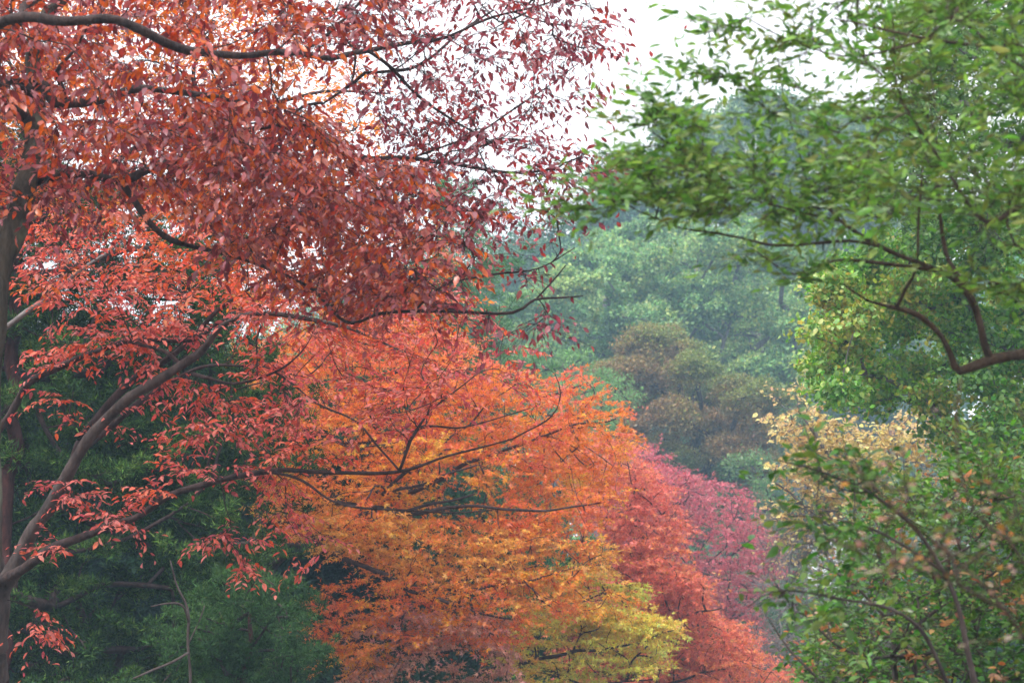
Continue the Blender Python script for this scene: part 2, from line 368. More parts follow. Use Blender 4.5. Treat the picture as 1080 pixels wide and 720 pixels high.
OVAL = tmpl_oval(.2); SLIM = tmpl_oval(.16, .04, .15); OVALW = tmpl_oval(.215, .05, .2); DIAM = tmpl_diamond(); MAPLE = tmpl_maple(); BROAD = tmpl_broad(); SLIMB = tmpl_diamond(.34, .06)
cat = lambda *a: np.vstack(a)

# ------------------------------------------------------------------ far woodland behind everything
t = Tree('distant_woodland', 'hazy', 'woodland', gp(540, 125)); wl = t.o
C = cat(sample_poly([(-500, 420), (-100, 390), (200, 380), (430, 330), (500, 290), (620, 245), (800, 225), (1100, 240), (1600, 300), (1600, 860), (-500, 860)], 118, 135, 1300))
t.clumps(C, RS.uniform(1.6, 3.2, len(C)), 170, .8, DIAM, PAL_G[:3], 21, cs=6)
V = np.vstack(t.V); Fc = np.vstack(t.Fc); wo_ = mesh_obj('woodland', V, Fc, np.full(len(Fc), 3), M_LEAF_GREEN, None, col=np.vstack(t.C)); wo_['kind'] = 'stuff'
bpy.data.objects.remove(wl)

def lobed(poly, d0, d1, nl, rl, nsub, seed):
    """centres of foliage clumps grouped on the upper side of big rounded lobes"""
    q = sample_poly(poly, d0, d1, nl * 8); keep = [q[0]]; dm = (d0 + d1) / 2; R = rl * dm / F
    while len(keep) < nl:
        k = np.array(keep); dd = np.min(np.linalg.norm((q[:, None] - k) * np.array([1, .45, 1]), axis=2), 1); keep.append(q[int(np.argmax(dd * RS.uniform(.6, 1, len(q))))])
    k = np.array(keep); rr = R * RS.uniform(.65, 1.25, (nl, 1, 1)); u = RS.randn(nl, nsub, 3); u[..., 2] = np.abs(u[..., 2]) - .35; u = unit(u)
    return (k[:, None] + u * rr * RS.uniform(.75, 1, (nl, nsub, 1)) * np.array([1, 1, .8])).reshape(-1, 3)

def crown_tree(name, label, poly, d0, d1, nc, rpx, nleaf, leafpx, pal, trunkx, topy, r0, mat, bark, seed, tmpl=DIAM, squash=.75, gaps=-9, gs=4., cs=3., wn=.55, extra=None, tip=.02, shell=.25, fill=.08, jit=.12, group=None, lobes=None):
    dm = (d0 + d1) / 2; b = gp(trunkx, dm + 1); t = Tree(name, label, 'tree', b, group)
    trunk_up(t, b, P(np.array(float(trunkx)), np.array(float(topy)), np.array(dm + .5)), r0, r0 * .35, bark)
    C = lobed(poly, d0, d1, *lobes, seed) if lobes else sample_poly(poly, d0, d1, nc, gaps, gs, seed)
    if extra is not None: C = cat(C, extra)
    t.grow(C, bark, tip=tip, expo=.45, bf=.1, name='limbs', S=5)
    R = rpx * dm / F * RS.uniform(.6, 1.3, len(C))
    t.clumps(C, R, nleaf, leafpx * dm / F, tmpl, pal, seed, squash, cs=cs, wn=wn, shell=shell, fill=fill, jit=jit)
    t.finish(mat); return t

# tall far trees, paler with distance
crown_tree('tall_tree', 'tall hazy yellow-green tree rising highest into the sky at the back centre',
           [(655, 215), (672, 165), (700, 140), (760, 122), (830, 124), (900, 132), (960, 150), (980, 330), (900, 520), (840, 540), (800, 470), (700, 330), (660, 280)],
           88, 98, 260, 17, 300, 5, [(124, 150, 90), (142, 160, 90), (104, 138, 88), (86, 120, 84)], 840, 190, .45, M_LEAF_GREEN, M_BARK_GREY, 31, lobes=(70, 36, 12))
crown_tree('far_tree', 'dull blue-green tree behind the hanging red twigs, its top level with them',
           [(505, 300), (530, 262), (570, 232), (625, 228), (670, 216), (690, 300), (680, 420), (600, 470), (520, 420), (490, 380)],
           84, 92, 170, 26, 280, 5.5, [(54, 92, 66), (72, 110, 74), (92, 128, 80)], 585, 290, .4, M_LEAF_GREEN, M_BARK_GREY, 33)  # leaf colours darkened to paint shade into the gaps of the plane trees
crown_tree('plane_tree', 'pale green plane tree with lumpy leaf clumps beside the orange maple top',
           [(560, 330), (585, 300), (640, 262), (690, 258), (700, 330), (690, 400), (660, 440), (580, 430), (545, 380)],
           66, 77, 60, 13, 330, 4.2, PAL_G, 640, 320, .4, M_LEAF_GREEN, M_BARK_GREY, 35, tmpl=SLIMB, lobes=(30, 30, 14), extra=sample_poly([(560, 345), (590, 310), (640, 280), (690, 275), (700, 400), (660, 440), (560, 430)], 77, 80, 90))
crown_tree('plane_tree', 'broad light green plane tree with lumpy clumps above the brown-olive tree',
           [(690, 268), (730, 262), (800, 268), (850, 285), (868, 330), (860, 420), (820, 460), (770, 430), (700, 380), (680, 330)],
           66, 79, 80, 13, 330, 4.2, PAL_G, 800, 330, .42, M_LEAF_GREEN, M_BARK_GREY, 37, tmpl=SLIMB, lobes=(38, 30, 14), extra=sample_poly([(690, 285), (730, 275), (800, 280), (850, 300), (860, 420), (820, 500), (720, 480), (690, 380)], 79, 82, 130))
crown_tree('brown_olive_tree', 'round-topped tree turning brown and olive in front of the green plane trees',
           [(640, 400), (660, 370), (690, 362), (720, 372), (745, 392), (780, 398), (800, 425), (800, 500), (780, 560), (700, 560), (650, 500), (636, 430)],
           55, 61, 90, 12, 420, 3.4, PAL_H, 735, 440, .3, M_LEAF_GREEN, M_BARK_DARK, 41, gs=3, cs=5, wn=.8, lobes=(34, 26, 16), extra=sample_poly([(645, 410), (690, 375), (740, 400), (780, 410), (795, 500), (770, 560), (700, 560), (655, 490)], 60, 62, 90))
crown_tree('small_green_tree', 'low teal green tree between the crimson maple and the yellow-leaved one',
           [(738, 505), (760, 488), (790, 484), (820, 500), (850, 540), (850, 700), (760, 700), (735, 600)],
           52, 57, 60, 17, 300, 4.0, [(70, 112, 70), (90, 132, 74), (112, 142, 74)], 790, 560, .2, M_LEAF_GREEN, M_BARK_DARK, 43)
crown_tree('light_green_tree', 'feathery light green treetop just behind the orange maple crown',
           [(545, 380), (575, 362), (610, 372), (645, 395), (668, 430), (660, 500), (560, 500)],
           46, 52, 50, 16, 300, 3.6, [(96, 140, 72), (116, 158, 80), (84, 128, 70)], 600, 420, .2, M_LEAF_GREEN, M_BARK_DARK, 45)

# ------------------------------------------------------------------ conifers
def boughs(C, k, L):
    """each bough: a row of needle clumps that runs outwards and turns up"""
    n = len(C); a = RS.uniform(0, 2 * math.pi, n); d = np.stack([np.cos(a), np.sin(a), np.full(n, -.15)], 1); t = np.linspace(0, 1, k)[:, None]
    q = C[:, None] + d[:, None] * L * RS.uniform(.6, 1.3, (n, 1, 1)) * t + np.array([0, 0, .35 * L]) * t ** 2 + RS.randn(n, k, 3) * L * .07
    return q.reshape(-1, 3), np.tile(np.linspace(1.25, .55, k), n)

def conifer(name, label, poly, d0, d1, nc, rpx, n, lenpx, wd, pal, tx, topy, r0, seed, bark=M_BARK_RED, gaps=-9, gs=1.2, extra=None, td=None):
    dm = (d0 + d1) / 2; td = td or dm; b = gp(tx, td); t = Tree(name, label, 'tree', b)
    trunk_up(t, b, P(np.array(float(tx)), np.array(float(topy)), np.array(td)), r0, r0 * .2, bark, lean=.08)
    C = sample_poly(poly, d0, d1, nc, gaps, gs, seed)
    if extra is not None: C = cat(C, extra)
    t.grow(C, M_BARK_DARK, tip=.006, expo=.4, bf=.05, name='limbs', S=4, curve=.1)
    Q, rs = boughs(C, 6, rpx * dm / F * 3.2)
    t.tufts(Q, rpx * dm / F * .8 * rs * RS.uniform(.7, 1.25, len(Q)), n // 3, lenpx * dm / F, wd, pal, seed, up=.35, squash=.7)
    t.finish(M_NEEDLE, name='needles'); return t

conifer('conifer', 'dark green feathery conifer with a red trunk filling the lower left behind the branches',
        [(-250, 60), (60, 150), (140, 190), (215, 240), (265, 330), (300, 420), (285, 520), (290, 760), (-250, 760)], 15.7, 19.5, 1150, 16, 330, 5.6, .12, PAL_CON, 28, 60, .085, 51, gaps=-.55, gs=.9, td=16.4)
conifer('conifer', 'low brighter conifer with soft feathery tufts at the bottom left of centre',
        [(170, 690), (205, 640), (235, 605), (270, 600), (300, 625), (315, 670), (350, 780), (120, 780)], 14.2, 15.6, 130, 13, 330, 5, .11, [(36, 62, 34), (54, 86, 44), (78, 112, 58)], 265, 640, .06, 53, gaps=-1.2)
conifer('conifer', 'green conifer glimpsed through gaps in the orange maple',
        [(300, 420), (360, 330), (400, 300), (470, 420), (600, 560), (700, 620), (700, 760), (300, 760)], 29, 33, 620, 20, 380, 6, .11, [(44, 84, 48), (60, 104, 56), (80, 128, 62)], 400, 300, .16, 55, gaps=-.6)
conifer('conifer', 'pointed green conifer top standing against the sky behind the red twigs',
        [(455, 235), (470, 196), (480, 200), (505, 250), (530, 300), (535, 360), (560, 440), (400, 440), (410, 340), (430, 280)], 36, 39, 120, 15, 380, 5.5, .07, [(62, 104, 56), (82, 128, 66), (100, 146, 76)], 472, 200, .14, 57)

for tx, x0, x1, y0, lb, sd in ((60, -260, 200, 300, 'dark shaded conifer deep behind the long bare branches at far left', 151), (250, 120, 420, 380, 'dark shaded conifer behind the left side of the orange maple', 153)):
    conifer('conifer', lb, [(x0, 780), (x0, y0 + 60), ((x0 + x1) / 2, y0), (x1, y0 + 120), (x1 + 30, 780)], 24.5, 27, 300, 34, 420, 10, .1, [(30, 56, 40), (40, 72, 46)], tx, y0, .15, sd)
conifer('conifer', 'dark conifer low behind the coral-red maple and the right-hand shrubs', [(640, 640), (760, 660), (900, 640), (1100, 560), (1260, 560), (1260, 800), (640, 800)], 44, 48, 260, 26, 380, 7, .1, [(50, 80, 50), (62, 96, 56)], 960, 600, .15, 155)
t = Tree('dead_sapling', 'thin bare brown-grey dead sapling standing in front of the dark conifer, lower left', 'dead sapling', gp(196, 13.6))
t.limb([(200, 1040, 14.2, 3), (199, 800, 14.2, 2.4), (201, 700, 14.2, 1.6), (197, 650, 14.2, 1.5), (188, 620, 14.2, 1.2), (178, 590, 14.2, .6)], M_BARK_BROWN, 'trunk', S=6)
for q in ([(198, 656, 14.2, 1.1), (190, 639, 14.1, 1.2), (175, 637, 14, 1), (160, 639, 13.9, .6)], [(201, 690, 14.2, 1.3), (175, 702, 14, 1.4), (140, 716, 13.8, 1)], [(200, 680, 14.2, .8), (210, 655, 14.2, .7), (216, 638, 14.2, .5)]):
    t.limb(q, M_BARK_BROWN)
# ------------------------------------------------------------------ crimson maple, farthest of the red ones
b = gp(700, 41); t = Tree('maple', 'hazy crimson-pink maple farthest down the row of red trees', 'tree', b); t.rk = 0.62
trunk_up(t, b, P(700., 620., np.array(41.)), .16, .08, M_BARK_DARK)
for q in ([(700, 660, 41, 4), (740, 610, 40, 3), (790, 570, 39.5, 1.5)], [(700, 640, 41, 4), (715, 570, 40.5, 2.5), (700, 500, 40, 1.2)], [(705, 680, 41, 4), (760, 660, 39, 2.5), (820, 625, 38.5, 1.5)]):
    t.limb(q, M_BARK_DARK)
C = cat(sample_poly([(645, 480), (672, 464), (700, 480), (722, 500), (768, 506), (790, 530), (800, 556), (825, 572), (822, 600), (800, 640), (815, 690), (790, 730), (640, 730), (640, 560)], 37.5, 42.5, 1150, -.75, 1.6, 61))
E = t.grow(C, M_BARK_DARK, tip=.0045, bf=.15)
t.sprays(C, E, MAPLE, .075, PAL_EP, T=6, L=6, length=.42, spread=85, droop=.12, leafdroop=.15, up=.8, nrm=.7, flat=.6, seed=62, cs=2.5)
t.finish(M_LEAF_SOFT)

# ------------------------------------------------------------------ coral red maple
b = gp(560, 30); t = Tree('maple', 'coral-red maple right of the yellow one, sloping down to the right', 'tree', b); t.rk = 0.62
trunk_up(t, b, P(570., 640., np.array(30.)), .17, .1, M_BARK_DARK)
for q in ([(570, 700, 30, 6), (620, 620, 29, 4), (680, 560, 28.5, 2), (715, 530, 28, 1)], [(570, 680, 30, 6), (610, 580, 29.5, 4), (640, 500, 29, 2), (650, 460, 29, 1)],
          [(580, 720, 30, 6), (650, 690, 28, 4), (710, 655, 27.5, 2.4), (760, 640, 27, 1)], [(590, 740, 30, 5), (680, 725, 27.5, 3), (780, 700, 27, 1)], [(640, 600, 29, 3), (665, 590, 28.6, 2), (690, 570, 28.5, 1)]):
    t.limb(q, M_BARK_DARK)
C = cat(sample_poly([(590, 470), (640, 455), (668, 470), (690, 500), (708, 520), (722, 560), (722, 600), (745, 610), (742, 640), (772, 650), (800, 690), (830, 700), (830, 740), (600, 740), (590, 640), (620, 620), (640, 610), (650, 570), (620, 560)], 26.5, 30.5, 1150, -.8, 1.3, 63),
        sample_poly([(660, 560), (720, 600), (740, 620), (700, 640)], 26, 28, 60))
E = t.grow(C, M_BARK_DARK, tip=.0035, bf=.15)
t.sprays(C, E, MAPLE, .062, PAL_E, T=6, L=7, length=.34, spread=85, droop=.12, leafdroop=.15, up=.8, nrm=.7, flat=.6, seed=64, cs=2.0)
t.finish(M_LEAF_SOFT)

# ------------------------------------------------------------------ yellow maple
b = gp(470, 24.5); t = Tree('maple', 'yellow-green leaved maple at the bottom centre, lowest of the colourful crowns', 'tree', b); t.rk = 0.62
trunk_up(t, b, P(460., 760., np.array(24.5)), .11, .07, M_BARK_DARK)
for q in ([(460, 780, 24.5, 6), (500, 715, 23, 4), (540, 700, 22, 3.6), (600, 690, 21.5, 3), (650, 680, 21, 2), (712, 665, 21, 1)], [(560, 698, 22, 2.5), (620, 720, 21.5, 2), (690, 715, 21, 1)],
          [(540, 700, 22, 3), (580, 660, 22.5, 2), (640, 620, 22.5, 1)], [(500, 715, 23, 3), (560, 650, 23.5, 2), (600, 620, 23.5, 1)]):
    t.limb(q, M_BARK_DARK)
C = cat(sample_poly([(560, 640), (600, 628), (640, 636), (700, 650), (708, 680), (690, 705), (600, 735), (530, 730), (530, 670)], 20.5, 23, 210, -.6, .8, 65),
        sample_blob(600, 612, 40, 18, 23, .5, 60), sample_blob(655, 625, 22, 14, 23, .4, 22), sample_blob(625, 655, 40, 20, 22, .6, 60), sample_blob(680, 660, 26, 14, 21, .4, 34))
E = t.grow(C, M_BARK_DARK, tip=.0028, bf=.15)
t.sprays(C, E, MAPLE, .052, PAL_D, T=6, L=7, length=.27, spread=85, droop=.1, leafdroop=.15, up=.8, nrm=.7, flat=.65, seed=66, cs=1.5)
t.finish(M_LEAF_SOFT)

# ------------------------------------------------------------------ orange maple
b = gp(255, 22); t = Tree('maple', 'big glowing orange maple in the centre with long sweeping branches', 'tree', b); t.rk = 0.75
trunk_up(t, b, P(262., 640., np.array(22.)), .17, .11, M_BARK_BROWN)
for q in ([(262, 700, 22, 10), (275, 620, 21.6, 8), (300, 585, 21.2, 6), (345, 565, 21, 4), (410, 545, 20.5, 3), (500, 520, 20, 1.2)],
          [(215, 580, 21.6, 3), (245, 573, 21.2, 4), (300, 573, 20.8, 4), (340, 578, 20.5, 3.5), (372, 592, 20.3, 3.6), (405, 608, 20.2, 4), (440, 625, 20, 3.2), (490, 642, 19.8, 2.2), (545, 652, 19.7, 1.2)],
          [(300, 585, 21.2, 5), (330, 540, 21.2, 4), (370, 530, 20.8, 3), (430, 541, 20.5, 3), (480, 536, 20.3, 2.6), (580, 537, 20, 1.6), (640, 528, 20, 1)],
          [(262, 640, 22, 9), (275, 540, 22.4, 7), (310, 470, 22.6, 5), (370, 420, 22.6, 3.4), (440, 385, 22.6, 2), (520, 372, 22.4, 1)],
          [(310, 470, 22.6, 5), (400, 462, 22.2, 4), (480, 440, 22, 3), (560, 420, 21.8, 2), (620, 405, 21.8, 1)],
          [(345, 565, 21, 4), (430, 520, 21.4, 3.4), (520, 480, 21.4, 2.4), (600, 450, 21.4, 1.6), (650, 440, 21.4, 1)],
          [(440, 625, 20, 2.4), (520, 618, 20, 2), (600, 600, 20, 1.2)], [(262, 700, 22, 7), (300, 680, 21, 5), (360, 672, 20.4, 3.4), (430, 690, 20, 2), (500, 680, 20, 1)],
          [(430, 495, 20.6, 3), (405, 520, 20.6, 2.4), (440, 510, 20.2, 2), (505, 490, 19.9, 1)]):
    t.limb(q, M_BARK_DARK)
top = sample_poly([(250, 365), (330, 342), (400, 340), (450, 335), (490, 362), (530, 385), (570, 398), (600, 388), (625, 400), (655, 430), (664, 462), (650, 500), (600, 500), (500, 480), (400, 460), (300, 430), (250, 400)], 20.5, 23.5, 640, -.5, 1.1, 71)
mid = sample_poly([(280, 430), (400, 450), (520, 480), (640, 490), (655, 520), (630, 560), (560, 560), (400, 560), (300, 540), (260, 470)], 19.8, 23, 380, -.15, 1.0, 72)
low = sample_poly([(270, 500), (400, 540), (560, 550), (640, 560), (650, 600), (600, 640), (520, 640), (400, 600), (300, 560)], 19.3, 22, 320, -.1, .9, 73)
lowL = cat(sample_poly([(330, 620), (430, 600), (560, 640), (560, 670), (420, 690), (350, 720), (300, 690)], 19.3, 21, 150, .0, .6, 74), sample_blob(215, 205, 1, 1, 22, .1, 1)[:0])
lowR = sample_poly([(520, 600), (600, 600), (650, 620), (680, 640), (600, 650), (530, 640)], 19.5, 20.5, 40, -.3, .6, 75)
pk = sample_poly([(360, 650), (420, 640), (540, 650), (545, 700), (560, 740), (340, 740), (380, 700)], 19.5, 21, 150, -.3, .7, 76)
C = cat(top, mid, low, lowL, lowR, pk); E = t.grow(C, M_BARK_DARK, tip=.0026, bf=.15); k = np.cumsum([0, len(top), len(mid), len(low), len(lowL), len(lowR), len(pk)])
for i, pal in enumerate([PAL_CR, PAL_C, PAL_CY, PAL_C[:4], PAL_C, PAL_P]):
    t.sprays(C[k[i]:k[i + 1]], E[k[i]:k[i + 1]], MAPLE, .052, pal, T=6, L=7, length=.3, spread=85, droop=.12, leafdroop=.15, up=.8, nrm=.7, flat=.6, seed=80, cs=1.2, wn=.7)
t.finish(M_LEAF_SOFT)

# ------------------------------------------------------------------ second orange-red crown behind the near canopy
b = gp(-120, 16.5); t = Tree('maple', 'fine-leaved orange-red tree seen through the near maroon canopy at upper left', 'tree', b); t.rk = .8
trunk_up(t, b, P(-90., 420., np.array(16.5)), .15, .11, M_BARK_BROWN)
for q in ([(-90, 440, 16.5, 13), (-20, 300, 16.3, 9), (80, 200, 16.2, 6), (200, 130, 16, 4), (330, 100, 15.8, 2), (410, 100, 15.8, 1)], [(-20, 300, 16.3, 7), (120, 270, 16, 4), (280, 240, 15.8, 2.4), (430, 270, 15.7, 1)], [(-60, 380, 16.4, 8), (-40, 200, 16.6, 6), (60, 60, 16.6, 4), (160, -60, 16.6, 2)], [(200, 130, 16, 3), (300, 180, 15.8, 2), (420, 200, 15.7, 1)]):
    t.limb(q, M_BARK_DARK)
C = sample_poly([(-200, -140), (240, -140), (330, 20), (400, 90), (400, 150), (430, 210), (500, 300), (480, 345), (260, 335), (200, 230), (-200, 230)], 15, 19, 1500, -1.1, .9, 191)
E = t.grow(C, M_BARK_DARK, tip=.0018, bf=.15)
t.sprays(C, E, OVAL, .055, PAL_CR, T=4, L=7, length=.3, spread=80, droop=.12, leafdroop=.3, up=.8, nrm=.7, flat=.5, seed=192, cs=1.2, wn=.6)
t.finish(M_LEAF_SOFT)
# ------------------------------------------------------------------ coral pink tree with the long low branches (left)
b = gp(-40, 12.6); t = Tree('cherry_tree', 'coral-pink leaved tree at left whose long bare branches cross the dark conifer', 'tree', b); t.rk = .74
t.limb([[*(b - [0, 0, .25]), .17], [*(b + [0, 0, .5]), .14], [*P(-25., 820., np.array(12.5)), .125], [*P(-12., 640., np.array(12.4)), .11], [*P(-14., 520., np.array(12.4)), .07], [*P(-12., 455., np.array(12.3)), .05]], M_BARK_BROWN, 'trunk', world=True)
for q in ([(-12, 645, 12.4, 14), (22, 588, 12.3, 12.5), (50, 540, 12.2, 10.5), (72, 500, 12.1, 9), (100, 452, 12, 8), (140, 420, 11.9, 7.5), (188, 388, 11.8, 6.8), (212, 366, 11.8, 5.5), (236, 342, 11.7, 4.5), (268, 331, 11.7, 4), (320, 332, 11.6, 3.4), (370, 348, 11.5, 2.4), (430, 372, 11.4, 1.2)],
          [(76, 494, 12.2, 5), (92, 455, 12.25, 5), (112, 424, 12.3, 5.5), (146, 400, 12.3, 5.5), (185, 376, 12.3, 4.5), (225, 330, 12.3, 3), (270, 300, 12.3, 2), (330, 280, 12.3, 1)],
          [(92, 470, 12.4, 4), (120, 447, 12.5, 5), (148, 424, 12.5, 4), (200, 392, 12.6, 2.5), (260, 385, 12.6, 1.6)],
          [(-10, 462, 12.3, 6), (18, 428, 12.3, 5), (38, 398, 12.2, 5), (66, 383, 12.2, 4.6), (105, 368, 12.1, 4.3), (145, 358, 12, 3.6), (200, 356, 12, 2.8), (232, 342, 12, 2.4), (300, 318, 12, 1.2)],
          [(140, 360, 12, 2.6), (165, 370, 11.9, 2.6), (190, 384, 11.8, 2.6)],
          [(-14, 622, 12.3, 8), (30, 596, 12.1, 7), (62, 577, 12, 6.5), (110, 556, 11.9, 6), (150, 541, 11.8, 5), (200, 516, 11.7, 4.8), (245, 503, 11.6, 4), (290, 496, 11.5, 3.6), (340, 498, 11.4, 3), (395, 499, 11.4, 2.8), (430, 493, 11.3, 2.4), (475, 480, 11.3, 1.8), (540, 463, 11.2, 1)],
          [(280, 497, 11.5, 2), (320, 506, 11.4, 2), (360, 530, 11.3, 1.8), (430, 540, 11.2, 1.4), (520, 537, 11.1, .8)],
          [(205, 395, 11.8, 3), (220, 402, 11.7, 2.4), (245, 405, 11.7, 2), (290, 392, 11.6, 1.8), (315, 372, 11.6, 1.2), (330, 350, 11.6, .8)],
          [(290, 392, 11.6, 1.6), (330, 420, 11.6, 1.5), (380, 450, 11.5, 1.6), (420, 495, 11.3, 1.6)],
          [(420, 495, 11.3, 2), (430, 470, 11.3, 2), (450, 440, 11.3, 1.6), (470, 420, 11.3, 1.2), (500, 395, 11.3, .8)],
          [(420, 494, 11.3, 1.6), (440, 455, 11.5, 1.8), (490, 450, 11.4, 1.2), (560, 430, 11.4, .6)],
          [(540, 463, 11.2, 1.2), (580, 440, 11.2, 1.2), (590, 415, 11.2, .9), (585, 395, 11.2, .6)],
          [(215, 500, 11.6, 1.8), (222, 478, 11.6, 1.6), (232, 455, 11.6, .9)]):
    t.limb(q, M_BARK_DARK if q[0][3] < 12 else M_BARK_BROWN)
t.limb([(-20, 372, 12.8, 4), (15, 342, 12.8, 4), (45, 318, 12.8, 4), (82, 292, 12.8, 3), (120, 262, 12.8, 1.6), (170, 225, 12.8, 1)], M_BARK_GREY, label='pale grey bare limb')
ca = sample_poly([(20, 215), (330, 190), (430, 290), (500, 330), (440, 380), (330, 350), (240, 330), (180, 320), (100, 300), (30, 330)], 11.4, 13.4, 290, -.4, .5, 81)
cb = sample_poly([(240, 300), (480, 300), (560, 360), (560, 410), (470, 430), (400, 440), (300, 410), (250, 360)], 11, 12.8, 120, -.3, .5, 82)
cc = cat(*[sample_blob(*v) for v in ((70, 375, 40, 12, 12.1, .3, 12), (110, 360, 40, 14, 12, .3, 12), (155, 345, 35, 18, 12, .3, 12), (190, 345, 30, 16, 12, .3, 10), (155, 385, 24, 8, 12, .3, 5), (205, 420, 30, 10, 11.8, .3, 5),
        (68, 518, 24, 16, 12, .3, 9), (55, 572, 22, 8, 12, .2, 5), (120, 545, 26, 8, 11.8, .2, 7), (158, 520, 18, 9, 11.7, .2, 7), (200, 495, 18, 8, 11.6, .2, 4), (235, 560, 22, 14, 11.7, .3, 7), (256, 596, 16, 7, 11.7, .2, 4),
        (225, 455, 30, 12, 11.6, .3, 7), (270, 450, 25, 10, 11.6, .3, 7), (50, 665, 20, 24, 12.4, .3, 8), (90, 430, 50, 20, 12.3, .4, 8), (120, 330, 90, 40, 12.4, .5, 30), (200, 420, 60, 30, 12, .4, 12), (270, 500, 50, 16, 11.6, .3, 10), (320, 560, 50, 30, 12, .4, 10), (260, 400, 60, 30, 11.8, .4, 16), (180, 470, 30, 14, 12, .3, 4), (50, 265, 26, 12, 12.8, .2, 6), (95, 300, 40, 18, 12.6, .3, 8), (330, 470, 50, 20, 11.4, .4, 16), (420, 430, 60, 26, 11.3, .4, 26), (300, 430, 30, 16, 11.5, .3, 10))])
C = cat(ca, cb, cc); E = t.grow(C, M_BARK_DARK, tip=.0013, expo=.42, bf=.12)
for X0, X1, pal in ((0, len(ca), PAL_B), (len(ca), len(ca) + len(cb), PAL_BP), (len(ca) + len(cb), len(C), PAL_BP)):
    t.sprays(C[X0:X1], E[X0:X1], OVAL, .05, pal, T=3, L=7, length=.24, spread=60, droop=.2, leafdroop=.35, up=1, nrm=.45, flat=.5, seed=83, cs=.7, twmat=1)
t.finish(M_LEAF_SOFT, M_BARK_DARK)

# ------------------------------------------------------------------ near tree, upper left, maroon and rust leaves
b = gp(-35, 8.4); t = Tree('red_leaved_tree', 'maroon and rust leaved tree overhanging the whole upper left, nearest on that side', 'tree', b)
t.limb([[*(b - [0, 0, .25]), .17], [*(b + [0, 0, .4]), .125], [*P(-36., 800., np.array(8.4)), .115], [*P(-26., 560., np.array(8.4)), .10], [*P(-18., 400., np.array(8.4)), .08], [*P(-4., 300., np.array(8.5)), .068], [*P(28., 205., np.array(8.7)), .055], [*P(40., 130., np.array(8.9)), .042], [*P(34., 70., np.array(9.)), .034], [*P(52., 20., np.array(9.1)), .036], [*P(110., -60., np.array(9.2)), .02]], M_BARK_LICHEN, 'trunk', world=True)
for q in ([(40, 190, 8.8, 6.5), (62, 182, 8.8, 5), (92, 178, 8.8, 4.6), (140, 188, 8.9, 4.6), (190, 165, 9.2, 4.5), (260, 140, 9.5, 3), (330, 130, 9.6, 1.5)],
          [(126, 186, 8.9, 3.6), (142, 205, 8.9, 3.6), (158, 228, 8.9, 3.4), (185, 250, 8.9, 3), (225, 266, 9, 2.4), (262, 279, 9, 1.6)],
          [(40, 130, 8.9, 6), (-60, 70, 8.4, 6), (-15, 27, 7.9, 6.5), (22, 17, 7.7, 5.6), (60, 21, 7.6, 5), (110, 20, 7.6, 5), (140, 30, 7.7, 4.8), (175, 44, 7.8, 4.6), (215, 54, 8, 4.2), (270, 57, 8.3, 3.7), (330, 56, 8.8, 3.3), (385, 57, 9.3, 3), (425, 50, 9.4, 2.4), (470, 36, 9.5, 1.8), (540, 14, 9.6, 1.2), (600, -6, 9.6, .8)],
          [(-60, 70, 8.4, 4), (0, 28, 8.2, 4), (40, 4, 9.2, 4), (80, -20, 9.3, 3)], [(36, 100, 8.9, 7), (12, 84, 8.8, 5), (-10, 95, 8.7, 4), (-60, 120, 8.7, 2)],
          [(30, 84, 8.9, 5.5), (48, 92, 8.9, 5), (58, 107, 8.8, 5.5), (80, 109, 8.9, 5), (110, 106, 9, 4.4), (145, 94, 9.2, 4), (200, 100, 9.3, 3), (270, 112, 9.5, 2.4), (330, 150, 9.6, 2.2), (380, 165, 9.6, 2.4), (430, 170, 9.6, 2.4), (470, 178, 9.7, 2.2), (530, 180, 9.7, 1.6), (590, 178, 9.8, 1)],
          [(70, 108, 8.9, 2.4), (66, 90, 8.8, 3), (60, 72, 8.7, 2.4), (80, 50, 8.6, 1.4)], [(300, 57, 9.1, 1.8), (330, 48, 9.1, 1.8), (362, 22, 9.1, 1.6), (390, -8, 9.1, 1.2)],
          [(385, 57, 9.3, 2.2), (415, 78, 9.4, 2), (445, 105, 9.5, 1.8), (480, 130, 9.6, 1.2), (520, 150, 9.6, .8)], [(385, 79, 9.6, 1.6), (412, 79, 9.6, 1.8), (440, 70, 9.7, 1.8), (480, 40, 9.8, 1.4), (520, 10, 9.9, 1)],
          [(340, 108, 9.7, 1), (370, 90, 9.7, 1.8), (386, 79, 9.6, 1.8)], [(430, 170, 9.6, 1.4), (460, 160, 9.6, 1.2), (520, 130, 9.8, 1), (580, 90, 9.8, .7), (620, 60, 9.8, .5)],
          [(262, 279, 9, 1.6), (320, 300, 9.2, 1.6), (365, 338, 9.2, 1.8), (410, 330, 9.2, 1.9), (470, 329, 9.2, 1.8), (540, 331, 9.2, 1.6), (565, 318, 9.2, 1.4), (590, 316, 9.2, 1), (615, 313, 9.2, .5)],
          [(440, 328, 9.2, 1.2), (470, 300, 9.2, 1.2), (520, 290, 9.3, 1.2), (565, 284, 9.3, .9), (605, 262, 9.3, .5)], [(565, 318, 9.2, 1), (580, 300, 9.2, .9), (596, 280, 9.2, .5)],
          [(540, 14, 9.6, 1), (580, 24, 9.7, .9), (640, 32, 9.8, .6)]):
    t.limb(q, M_BARK_DARK)
a1 = sample_poly([(-220, -120), (460, -120), (400, 20), (330, 60), (250, 70), (260, 190), (110, 205), (-220, 230)], 7.9, 10.6, 520, -.9, .5, 91)
a2 = sample_poly([(130, 130), (260, 80), (330, 110), (400, 160), (500, 210), (500, 280), (440, 320), (340, 315), (250, 270), (180, 200)], 8.4, 10.2, 260, -.9, .5, 92)
